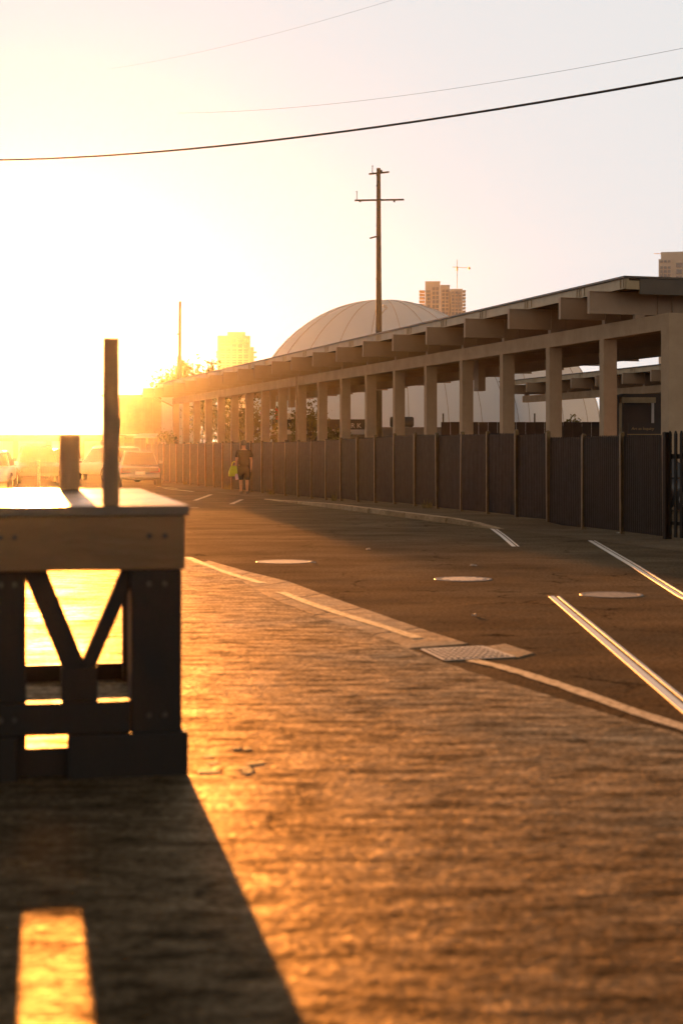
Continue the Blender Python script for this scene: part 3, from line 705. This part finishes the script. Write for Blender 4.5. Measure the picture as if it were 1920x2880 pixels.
# ------------------------------------------------------------------ domes
def dome(label, px, py, rpx, Y, n_seam):
    r = rpx/F*Y; t = thing('dome', label, 'dome', (XA(px,Y), Y, 0))
    zc = ZA(py, Y); n = 56; rings = []
    zs = [0, zc*.6]
    prof = [(r*1.0, 0), (r*1.0, zc)]
    for k in range(1, 16):
        a = k/16*math.pi/2; prof.append((r*math.cos(a), zc + r*math.sin(a)))
    prof.append((0.05, zc+r))
    seams = n_seam
    for (rr, z) in prof:
        ring = []
        for k in range(n*2):
            th = 2*math.pi*k/(n*2); ph = (th*seams/(2*math.pi)) % 1
            s = rr*(1 + .012*(abs(math.sin(ph*math.pi))-.6)); ring.append((s*math.cos(th), s*math.sin(th), z))
        rings.append(ring)
    MB().loft(rings).build('membrane', M['dome'], t, True)
    for k in range(seams):
        th = 2*math.pi*k/seams
        if math.sin(th) > .35: continue
        MB().tube([((rr*1.001+.02)*math.cos(th), (rr*1.001+.02)*math.sin(th), z+.02) for rr, z in prof[1:-1]], .022, 5).build('seam_cable', M['cable'], t)
    return t
dome('biggest white membrane dome, its top rising above the canopy roof by the utility pole', 1078, 1230, 385, 125, 22)
dome('lower white membrane dome on the right, seen only under the canopy roof', 1345, 1232, 342, 132, 20)

# ------------------------------------------------------------------ towers and cranes far off
TY = 400.0
def zt_(py): return ZA(py, TY)
def xt(px): return XA(px, TY)
def tower(label, blocks, slabs, wins):
    x0 = xt((blocks[0][0]+blocks[0][1])/2)
    t = thing('tower_block', label, 'building', (x0, TY, 0), -math.atan2(x0, TY))
    for (a, b, top, dy) in blocks:
        MB().box(xt(a)-x0, xt(b)-x0, dy, dy+9, 0, zt_(top)).build('tower_wall', M['tower'], t)
    for (a, b, top, bot, step, dy) in slabs:
        py = top
        while py < bot:
            MB().box(xt(a)-x0, xt(b)-x0, dy, dy+6, zt_(py+2), zt_(py)).build('balcony_slab', M['tower'], t); py += step
    for (a, b, top, bot, nx, ny, dy) in wins:
        for i in range(nx):
            for j in range(ny):
                xa = a+(b-a)*(i+.12)/nx; xb = a+(b-a)*(i+.88)/nx; ya = top+(bot-top)*(j+.15)/ny; yb = top+(bot-top)*(j+.85)/ny
                MB().box(xt(xa)-x0, xt(xb)-x0, dy-.25, dy-.02, zt_(yb), zt_(ya)).build('window', M['towerglass'], t)
    return t
tower('unfinished tower with stepped top and balcony slabs right of the dome', [(1195,1237,791,0),(1238,1264,800,1.2),(1265,1300,812,.6)],
      [(1178,1194,815,910,9.5,1),(1301,1309,815,910,9.5,1)], [(1199,1211,815,905,1,9,0),(1214,1234,806,905,2,8,0),(1241,1262,812,905,2,9,1.2),(1268,1298,818,905,3,9,.6)])
tower('grey apartment tower at the right edge above the canopy roof', [(1858,1990,706,1),(1852,1888,727,0)], [],
      [(1855,1886,730,738,3,1,0),(1855,1886,746,790,3,4,0),(1898,1960,735,790,3,3,1)])
tower('tower almost lost in the glare above the hazy trees', [(612,704,944,0),(640,690,932,2),(705,714,975,1)], [(607,722,988,1035,14,-.6)],
      [(618,700,950,1040,5,6,0)])
def crane(label, mx, top, bot, j0, j1, jy, extra):
    t = thing('tower_crane', label, 'crane', (xt(mx), TY+14, 0)); x0 = xt(mx)
    m = MB().tube([(0,0,zt_(bot)),(0,0,zt_(top))], .07, 4); m.build('mast', M['crane'], t)
    MB().bar((xt(j0)-x0,0,zt_(jy+2)), (xt(j1)-x0,0,zt_(jy+5)), .12, .12).build('jib', M['crane'], t)
    for (a, b, c, d) in extra:
        MB().box(xt(a)-x0, xt(b)-x0, -.3, .3, zt_(d), zt_(c)).build('counterweight' if c < jy+2 else 'cab', M['crane'], t)
crane('tiny crane floating above the unfinished tower', 1296, 712, 812, 1282, 1334, 731, [(1293.5,1298,732,744),(1327,1335,735,738),(1329.5,1332,732,742)])
crane('tiny crane jib at the right edge above the grey tower', 1960, 680, 706, 1868, 1990, 692, [(1893,1897,693,697)])

# ------------------------------------------------------------------ small buildings behind and to the left
def letters(t, items, m, y):
    for (s, x, z, size) in items:
        text_mesh('letter', s, size, m, t, (x, y, z), (R(90),0,0), .02)
Y = 101.0
t = thing('low_shop', 'low dark shop with pale letters on its roof board behind the columns', 'shop', (XA(765,Y), Y, 0))
x1 = XA(1052,Y)-XA(765,Y)
MB().box(0,x1,.02,4,0,2.45).build('wall', M['wall_brown'], t)
MB().box(-.05,x1+.05,-.05,4.05,2.45,2.75).build('white_band', M['wall_white'], t)
MB().box(0,x1,0,.25,2.76,3.42).build('sign_board', M['signdark'], t)
for (a, b) in ((790,812),(850,880),(985,1010)):
    o = MB().box(XA(a,Y)-XA(765,Y),XA(b,Y)-XA(765,Y),-.02,.015,.9,2.1).build('window', M['window'], t)
letters(t, [('R',XA(773,Y)-XA(765,Y),2.86,.45),('V',XA(812,Y)-XA(765,Y),2.86,.45),('A',XA(968,Y)-XA(765,Y),2.86,.45),('R',XA(986,Y)-XA(765,Y),2.86,.45),('K',XA(1003,Y)-XA(765,Y),2.86,.45)], M['letter'], -.03)
bn = thing('banner_sign', 'red and white upright banner sign standing on the low shop', 'sign', (XA(800,Y), Y+2, 2.751))
MB().box(XA(770,Y)-XA(800,Y),XA(784,Y)-XA(800,Y),0,.08,0,1.45).build('red_panel', M['signred'], bn)
MB().box(XA(786,Y)-XA(800,Y),XA(834,Y)-XA(800,Y),0,.08,0,1.1).build('white_panel', M['wall_white'], bn)
MB().box(XA(728,Y)-XA(800,Y),XA(735,Y)-XA(800,Y),0,.08,.3,1.2).build('red_panel', M['signred'], bn)
MB().box(XA(728,Y)-XA(800,Y),XA(834,Y)-XA(800,Y),.085,.12,.3,.36).build('frame_bar', M['iron'], bn)

Y = 103.5
t = thing('shipping_container', 'brown corrugated container beyond the columns left of the black wall', 'container', (XA(1074,Y), Y, 0))
x1 = XA(1242,Y)-XA(1074,Y); c = MB(); n = 18
c.box(0,x1,.08,2.5,.1,2.8)
for i in range(n):
    xx = x1*i/n; c.box(xx+.01,xx+x1/n*.55,.02,.082,.15,2.75)
c.build('corrugated_wall', M['container'], t); MB().box(-.03,x1+.03,-.02,2.5,2.8,2.95).build('top_rail', M['container'], t)
MB().box(-.03,x1+.03,-.02,2.5,0,.1).build('bottom_rail', M['container'], t)
tk = thing('black_tank', 'dark rounded tank lying on top of the brown container', 'tank', (XA(1140,Y), Y+1, 2.951))
MB().loft([[(-1.0+dx, .35*math.cos(a)*s, .36+.35*math.sin(a)*s) for a in [2*math.pi*k/14 for k in range(14)]] for dx, s in ((0,.8),(.06,1),(1.5,1),(1.58,.8))]).build('barrel', M['wall_dark'], tk, True)
for xx in (-.75,.3): MB().box(xx,xx+.1,-.3,.3,0,.06).build('saddle', M['iron'], tk)

Y = 70.0
t = thing('black_wall', 'black boarded wall behind the columns on the right', 'wall', (XA(1240,Y), Y, 0))
for k in range(18):
    xx = k*.42; MB().box(xx,xx+.405,0,.06,0,2.72+random.uniform(-.015,.0)).build('board', M['wall_dark'], t)
for xx in (0.0, 4.1): MB().tube([(xx+.1,.2,0),(xx+.1,.2,3.1)],.035,6).build('post', M['iron'], t)

Y = 62.0
t = thing('dark_shed', 'dark shed with a pale door frame at the right behind the columns', 'shed', (XA(1747,Y), Y, 0))
MB().box(.06,5.5,.15,5,0,3.7).build('wall', M['wall_dark'], t)
MB().box(-.09,0.0,0,.14,0,3.55).build('door_frame', M['fascia'], t)
MB().box(-.09,1.35,0,.14,3.33,3.55).build('door_frame', M['fascia'], t)
MB().box(XA(1832,Y)-XA(1747,Y),XA(1839,Y)-XA(1747,Y),.08,.15,2.5,3.35).build('light_strip', M['wall_white'], t)
Y = 60.0
sg = thing('sign_board', 'black sign board lettered Art as Inquiry in front of the dark shed', 'sign', (XA(1765,Y), Y, 0))
MB().box(0,2.2,0,.05,2.08,2.50).build('board', M['signdark'], sg)
MB().box(-.02,2.2,-.02,.07,2.05,2.075).build('lower_trim', M['lettergold'], sg)
for xx in (.1,1.9): MB().box(xx,xx+.06,.055,.11,0,2.4).build('post', M['iron'], sg)
text_mesh('lettering', 'Art as Inquiry', .155, M['lettergold'], sg, (.12,-.03,2.235), (R(90),0,0), .008, .12)

# white gable building at the far end of the canopy
Y = 110.0
t = thing('white_gable_building', 'plain white walled building at the far end of the canopy', 'building', (XA(440,Y), Y, 0))
x1 = XA(520,Y)-XA(440,Y)
MB().box(.35,x1,0,6,0,ZA(1112,Y)).build('wall', M['wall_white'], t)
MB().box(-.9,x1,-.5,6.4,ZA(1112,Y),ZA(1092,Y)).build('roof_slab', M['beam'], t)
MB().box(.7,1.3,-.03,-.002,1.0,2.2).build('window', M['window'], t)
Y = 113.0
t = thing('panelled_building', 'brown panelled building in the orange glare left of the white wall', 'building', (XA(292,Y), Y, 0))
x1 = XA(454,Y)-XA(292,Y); zt2 = ZA(1116,Y)
MB().box(0,x1,.1,8,0,zt2).build('wall', M['wall_brown'], t)
MB().box(-.2,x1+.05,-.1,8.1,zt2,zt2+.15).build('roof', M['roof'], t)
for k in range(7):
    MB().box(x1*k/7+.03,x1*(k+1)/7-.03,.03,.098,2.7,zt2-.1).build('wall_panel', M['wall_brown'], t)
for k in range(4):
    MB().box(x1*k/4+.08,x1*(k+1)/4-.08,.05,.098,1.0,2.3).build('window', M['window'], t)
MB().box(-.05,x1,-.25,.05,2.42,2.58).build('ledge', M['wall_white'], t)
Y = 92.0
t = thing('awning_stall', 'stall with a pale sloping awning in front of the brown panelled building', 'stall', (XA(412,Y), Y, 0))
MB().hexa([(-.7,-.6,2.15),(.55,-.6,2.15),(.65,.5,2.38),(-.45,.5,2.38),(-.7,-.6,2.18),(.55,-.6,2.18),(.65,.5,2.42),(-.45,.5,2.42)]).build('awning', M['awning'], t)
for (x, y_) in ((-.65,-.55),(.5,-.55),(-.4,.45),(.6,.45)): MB().tube([(x,y_,0),(x,y_,2.17 if y_<0 else 2.36)],.025,6).build('leg', M['iron'], t)
MB().box(-.5,.5,-.3,.3,.0,.9).build('counter', M['wall_brown'], t)
# long low hedge across the far side of the car park
Y = 108.0
hb = thing('low_garage', 'long low garage row across the far side of the car park in the glare', 'building', (XA(-140,Y), Y, 0))
x1 = XA(322,Y)-XA(-140,Y)
MB().box(0,x1,.1,5,0,2.35).build('wall', M['wall_brown'], hb)
MB().box(-.2,x1+.2,-.2,5.2,2.35,2.5).build('roof', M['roof'], hb)
for k in range(5): MB().box(x1*k/5+.2,x1*(k+1)/5-.2,.03,.098,.05,2.05).build('garage_door', M['wall_white'], hb)

# ------------------------------------------------------------------ cars
def car(label, loc, rz, paint, L=4.5, W=1.74, H=1.42, kind='sedan', group='cars parked at the far end of the road', name='parked_car'):
    t = thing(name, label, 'car', loc, rz, group)          # local +y is the front
    gcl = .24; belt = H*.62 if kind == 'sedan' else H*.57
    hb_ = belt-.05
    st = [(-L/2,.80,.42,belt-.12),(-L/2+.06,.90,.32,belt-.05),(-L/2+.5,.98,gcl,belt+.01),(-L*.2,1,gcl,belt),(L*.12,1,gcl,belt),(L/2-1.1,.98,gcl,belt-.04),(L/2-.35,.93,gcl+.02,belt-.16),(L/2-.05,.84,.30,belt-.28),(L/2,.74,.40,belt-.36)]
    if kind != 'sedan':
        st = [(-L/2,.88,.45,belt-.05),(-L/2+.05,.95,.36,belt),(-L/2+.5,1,gcl+.08,belt+.02),(-L*.2,1,gcl+.08,belt),(L*.12,1,gcl+.08,belt),(L/2-1.0,.98,gcl+.08,belt-.02),(L/2-.3,.95,gcl+.1,belt-.10),(L/2-.04,.88,.40,belt-.2),(L/2,.8,.48,belt-.3)]
    rings = []
    for (y_, wf, zb, ztp) in st:
        hw = W/2*wf; m_ = zb+(ztp-zb)*.55
        rings.append([(-hw*.90,y_,zb),(hw*.90,y_,zb),(hw*.985,y_,zb+.12),(hw,y_,m_),(hw*.96,y_,ztp-.05),(hw*.86,y_,ztp),(-hw*.86,y_,ztp),(-hw*.96,y_,ztp-.05),(-hw,y_,m_),(-hw*.985,y_,zb+.12)])
    MB().loft(rings).build('body', paint, t, True, bevel=0, sub=1)
    # cabin: glass block under a painted roof
    if kind == 'sedan': yb0, yf0, yb1, yf1 = -L*.40, L*.20, -L*.24, L*.02
    else: yb0, yf0, yb1, yf1 = -L*.47, L*.22, -L*.42, L*.06
    wb, wt = W/2*.86, W/2*.68; zr = H-.05
    bl = [(-wb,yb0,belt-.03),(wb,yb0,belt-.03),(wb,yf0,belt-.05),(-wb,yf0,belt-.05)]
    tl = [(-wt,yb1,zr),(wt,yb1,zr),(wt,yf1,zr),(-wt,yf1,zr)]
    V = [Vector(p) for p in bl+tl]
    def pane(name, i, j, k, l, inset=.06):
        q = [V[i],V[j],V[k],V[l]]; c = sum(q,Vector())/4
        nrm = (q[1]-q[0]).cross(q[3]-q[0]).normalized()
        if nrm.dot(c-Vector((0,0,belt))) < 0: nrm = -nrm
        q = [c+(p-c)*(1-inset*1.4)+nrm*.006 for p in q]
        MB().hexa([p-nrm*.01 for p in q]+q).build(name, M['glass'], t)
    MB().hexa(V).build('cabin', paint, t, bevel=.05)
    pane('rear_window',0,1,5,4); pane('windshield',2,3,7,6); pane('side_window',1,2,6,5,.07); pane('side_window',3,0,4,7,.07)
    rf = MB(); rr = []
    for (yy, s, z) in ((yb1-.06,.93,zr),(yb1+.25,1,H),(yf1-.25,1,H),(yf1+.06,.93,zr)):
        rr.append([(-wt*s,yy,zr-.02),(wt*s,yy,zr-.02),(wt*s*.97,yy,z-.01),(wt*s*.6,yy,z+.012),(-wt*s*.6,yy,z+.012),(-wt*s*.97,yy,z-.01)])
    rf.loft(rr).build('roof', paint, t, True)
    wr = .31 if kind == 'sedan' else .36
    for sx in (-1,1):
        for yy in (-L*.30, L*.31):
            x = sx*(W/2-.09); n = 18
            wl = MB().loft([[(x+dx, yy+r_*math.cos(2*math.pi*k/n), wr+r_*math.sin(2*math.pi*k/n)) for k in range(n)] for dx, r_ in ((-.10,wr*.9),(-.08,wr),(.08,wr),(.10,wr*.9))])
            o = wl.build('wheel', M['tyre'], t, True)
            MB().loft([[(x+sx*dx, yy+r_*math.cos(2*math.pi*k/n), wr+r_*math.sin(2*math.pi*k/n)) for k in range(n)] for dx, r_ in ((.095,wr*.62),(.112,wr*.55),(.112,.04))]).build('rim', M['rim'], o)
        MB().hexa([(sx*W*.26-.17,L/2-.16,belt-.40),(sx*W*.26+.17,L/2-.16,belt-.40),(sx*W*.26+.17,L/2-.05,belt-.40),(sx*W*.26-.17,L/2-.02,belt-.40),
                   (sx*W*.26-.17,L/2-.22,belt-.26),(sx*W*.26+.17,L/2-.22,belt-.26),(sx*W*.26+.17,L/2-.16,belt-.26),(sx*W*.26-.17,L/2-.10,belt-.26)]).build('headlight', M['lampglass'], t, bevel=.02)
        MB().box(sx*W*.33-.19,sx*W*.33+.19,-L/2-.015,-L/2+.1,belt-.30,belt-.15).build('taillight', M['tail'], t, bevel=.02)
        MB().hexa([(sx*W/2-.02,yf0-.42,belt+.02),(sx*(W/2+.16),yf0-.42,belt+.02),(sx*(W/2+.16),yf0-.34,belt+.02),(sx*W/2-.02,yf0-.30,belt+.02),
                   (sx*W/2-.02,yf0-.42,belt+.15),(sx*(W/2+.15),yf0-.42,belt+.14),(sx*(W/2+.15),yf0-.36,belt+.14),(sx*W/2-.02,yf0-.32,belt+.15)]).build('mirror', paint, t, bevel=.015)
    MB().box(-W*.45,W*.45,-L/2-.06,-L/2+.1,.36,.54).build('rear_bumper', paint, t, bevel=.04)
    MB().box(-W*.43,W*.43,L/2-.12,L/2+.05,.32,.50).build('front_bumper', paint, t, bevel=.04)
    MB().box(-.19,.19,-L/2-.075,-L/2-.062,.50,.62).build('number_plate', M['plate'], t)
    MB().box(-W*.42,W*.42,-L/2-.02,-L/2+.06,belt-.28,belt-.13).build('trunk_panel', M['cardark'], t) if kind == 'sedan' else MB().box(-.3,.3,-L/2-.012,-L/2+.06,belt-.2,belt-.05).build('trunk_panel', paint, t)
    return t
car('silver sedan seen from behind, parked just right of the slim post', (XA(390,64),64,0), R(9), M['carsilver'])
car('white high-roofed wagon ahead of the silver sedan, half hidden by the slim post', (XA(300,72),72,0), R(38), M['carwhite'], 4.6, 1.8, 1.62, 'suv')
car('white car facing us at the left edge of the picture', (XA(-22,60),60,0), R(188), M['carwhite'], 4.4, 1.72, 1.42)
car('dark pickup-like car parked behind the white car at left', (XA(105,70),70,0), R(194), M['cardark'], 4.8, 1.9, 1.66, 'suv')
car('maroon car in the glare behind the thick blurred post', (XA(185,76),76,0), R(195), M['carred'], 4.5, 1.75, 1.5, 'suv')
car('dark sedan parked behind the steel fence at right, its roof edge glinting', (XA(1745,37.5),37.5,0), R(97), M['cardark'], 4.4, 1.72, 1.36, group=None)
bo = thing('thin_bollard', 'thin pale bollard standing between the parked cars at left', 'bollard', (XA(110,62),62,0))
MB().tube([(0,0,0),(0.0,0,1.0)],.065,10).build('bollard_tube', M['paint'], bo, True); MB().lathe([(.07,1.0),(.07,1.03),(.03,1.06)],10).build('cap', M['paint'], bo)

# ------------------------------------------------------------------ the person
Y = 52.6
pz = kh(52.6)
pe = thing('person', 'person in black shirt and long black shorts walking away with a yellow bag', 'person', (XA(686,Y), Y, pz), R(8))
def skin_mesh(name, verts, edges, m, parent, root=0, sub=2):
    me = bpy.data.meshes.new(name); bm = bmesh.new(); sk = bm.verts.layers.skin.verify()
    bvs = []
    for i, v in enumerate(verts):
        q = bm.verts.new(v[:3]); q[sk].radius = (v[3], v[4] if len(v) > 4 else v[3]); q[sk].use_root = (i == root); bvs.append(q)
    for a, b in edges: bm.edges.new((bvs[a], bvs[b]))
    bm.to_mesh(me); bm.free()
    me.materials.append(m)
    o = bpy.data.objects.new(name, me); COL.objects.link(o); o.parent = parent
    k = o.modifiers.new('skin', 'SKIN'); k.use_smooth_shade = True
    s = o.modifiers.new('sub', 'SUBSURF'); s.levels = sub; s.render_levels = sub
    return o
bv = [(0,0,.93,.15,.11),(0,-.01,1.15,.15,.11),(0,0,1.36,.17,.11),(0,0,1.47,.07,.07),(0,.02,1.55,.055,.055),(0,.02,1.66,.085,.095),(0,.02,1.73,.06,.07),
      (-.19,0,1.40,.065,.065),(-.25,-.02,1.14,.045,.045),(-.27,.04,.92,.033,.033),(-.28,.05,.86,.035,.022),
      (.19,0,1.40,.065,.065),(.25,-.02,1.14,.045,.045),(.25,.05,.90,.033,.033),(.25,.06,.83,.035,.022),
      (-.10,0,.86,.10,.10),(-.10,.05,.50,.06,.06),(-.10,.01,.32,.058,.06),(-.10,-.05,.09,.04,.04),(-.11,.08,.035,.042,.03),
      (.10,0,.86,.10,.10),(.11,.03,.50,.06,.06),(.11,.03,.32,.058,.06),(.11,.05,.09,.04,.04),(.12,.18,.035,.042,.03)]
be = [(0,1),(1,2),(2,3),(3,4),(4,5),(5,6),(2,7),(7,8),(8,9),(9,10),(2,11),(11,12),(12,13),(13,14),(0,15),(15,16),(16,17),(17,18),(18,19),(0,20),(20,21),(21,22),(22,23),(23,24)]
# fingers
base = len(bv)
for sx, hi in ((-1,10),(1,14)):
    hx, hy, hz = bv[hi][:3]
    for f, (dy, ln) in enumerate(((-.022,.062),(-.008,.072),(.008,.068),(.022,.055))):
        i = len(bv); bv += [(hx, hy+dy, hz-.045, .009,.009), (hx-sx*.012, hy+dy, hz-.045-ln*.6, .008,.008), (hx-sx*.03, hy+dy, hz-.045-ln, .007,.007)]
        be += [(hi,i),(i,i+1),(i+1,i+2)]
    i = len(bv); bv += [(hx-sx*.02, hy+.035, hz-.02, .010,.010), (hx-sx*.035, hy+.05, hz-.06, .008,.008)]; be += [(hi,i),(i,i+1)]
skin_mesh('body', bv, be, M['skin'], pe)
skin_mesh('shirt', [(0,0,.86,.22,.17),(0,-.01,1.12,.21,.16),(0,0,1.36,.195,.135),(0,0,1.455,.09,.09),(-.20,0,1.40,.085,.085),(-.25,-.015,1.20,.078,.078),(.20,0,1.40,.085,.085),(.25,-.015,1.20,.078,.078)],
          [(0,1),(1,2),(2,3),(2,4),(4,5),(2,6),(6,7)], M['black'], pe)
skin_mesh('shorts', [(0,0,1.06,.20,.15),(0,0,.84,.20,.15),(-.10,.01,.72,.13,.13),(-.105,.04,.44,.105,.105),(.10,.01,.72,.13,.13),(.115,.03,.44,.105,.105)],
          [(0,1),(1,2),(2,3),(1,4),(4,5)], M['black'], pe)
MB().lathe([(.02,-.085),(.085,-.06),(.100,0),(.094,.06),(.06,.10),(.005,.112)],16,(0,.012,1.685)).build('cap', M['hair'], pe, True)
for x, y_ in ((-.105,.03),(.115,.14)):
    sh = MB().loft([[(x+dx*s,y_+yy,z) for dx,z in ((-.05,0),(.05,0),(.045,.06*s),(0,.09*s),(-.045,.06*s))] for yy, s in ((-.13,.8),(-.10,1),(.04,.95),(.13,.7))])
    sh.build('shoe', M['shoe'], pe, True)
yb_ = thing('shoulder_bag', 'bright yellow bag hanging at the left hand of the walking person', 'bag', pe.matrix_basis @ Vector((-.36,.02,.58)), R(20))
MB().loft([[(-.15,-.07,0),(.13,-.07,0),(.13,.07,0),(-.15,.07,0)],[(-.14,-.09,.15),(.13,-.09,.15),(.13,.09,.15),(-.14,.09,.15)],[(-.08,-.03,.34),(.12,-.03,.36),(.12,.03,.36),(-.08,.03,.34)]]).build('bag_body', M['yellow'], yb_, True, bevel=.02)
MB().tube([(-.06,0,.32),(-.02,0,.46),(.04,0,.50),(.08,0,.46),(.11,0,.33)],.014,6).build('strap', M['yellow'], yb_, True)
bt = tag(MB().lathe([(.02,0),(.05,.005),(.055,.05),(.055,.18),(.03,.21),(.02,.24)],12).build('bottle', M['pinkish'], None, True), 'pale pinkish bottle held below the yellow bag', 'bottle')
bt.location = pe.matrix_basis @ Vector((-.22,-.02,.46)); bt.rotation_euler = (0, R(-12), 0)

# ------------------------------------------------------------------ litter
for (px, py, s, where) in ((1740,1500,.05,'at the foot of the steel fence on the right'),(1035,1546,.06,'on the open road beyond the leftmost manhole cover'),(1332,1733,.03,'between the drain grate and the studded manhole cover'),(1330,1592,.05,'just beyond the studded manhole cover'),(882,1584,.03,'at the rim of the leftmost manhole cover')):
    p = G(px, py)
    o = tag(MB().hexa([(-s,-s*.6,0),(s,-s*.4,0),(s*.8,s*.6,0),(-s*.9,s*.5,0),(-s*.8,-s*.4,.012),(s*.7,-s*.3,.02),(s*.6,s*.4,.012),(-s*.6,s*.3,.018)]).build('litter_scrap', M['paint'], None),
            'small pale scrap of litter '+where, 'litter', 'scraps of litter on the road')
    o.location = (p.x, p.y, .006); o.rotation_euler = (0,0,random.uniform(0,3))

# ------------------------------------------------------------------ the hazy air
hz = MB().box(-320, 320, -130, 452, -1.0, 56).build('haze', None)
hz.data.materials.clear()
hm = bpy.data.materials.new('haze_air'); hm.use_nodes = True; n = hm.node_tree; n.nodes.clear()
pv = n.nodes.new('ShaderNodeVolumePrincipled'); ou = n.nodes.new('ShaderNodeOutputMaterial')
pv.inputs['Color'].default_value = (1.0, 0.95, 0.88, 1); pv.inputs['Density'].default_value = HAZE_DENSITY; pv.inputs['Anisotropy'].default_value = HAZE_G
n.links.new(pv.outputs[0], ou.inputs['Volume']); hz.data.materials.append(hm); stuff(hz)
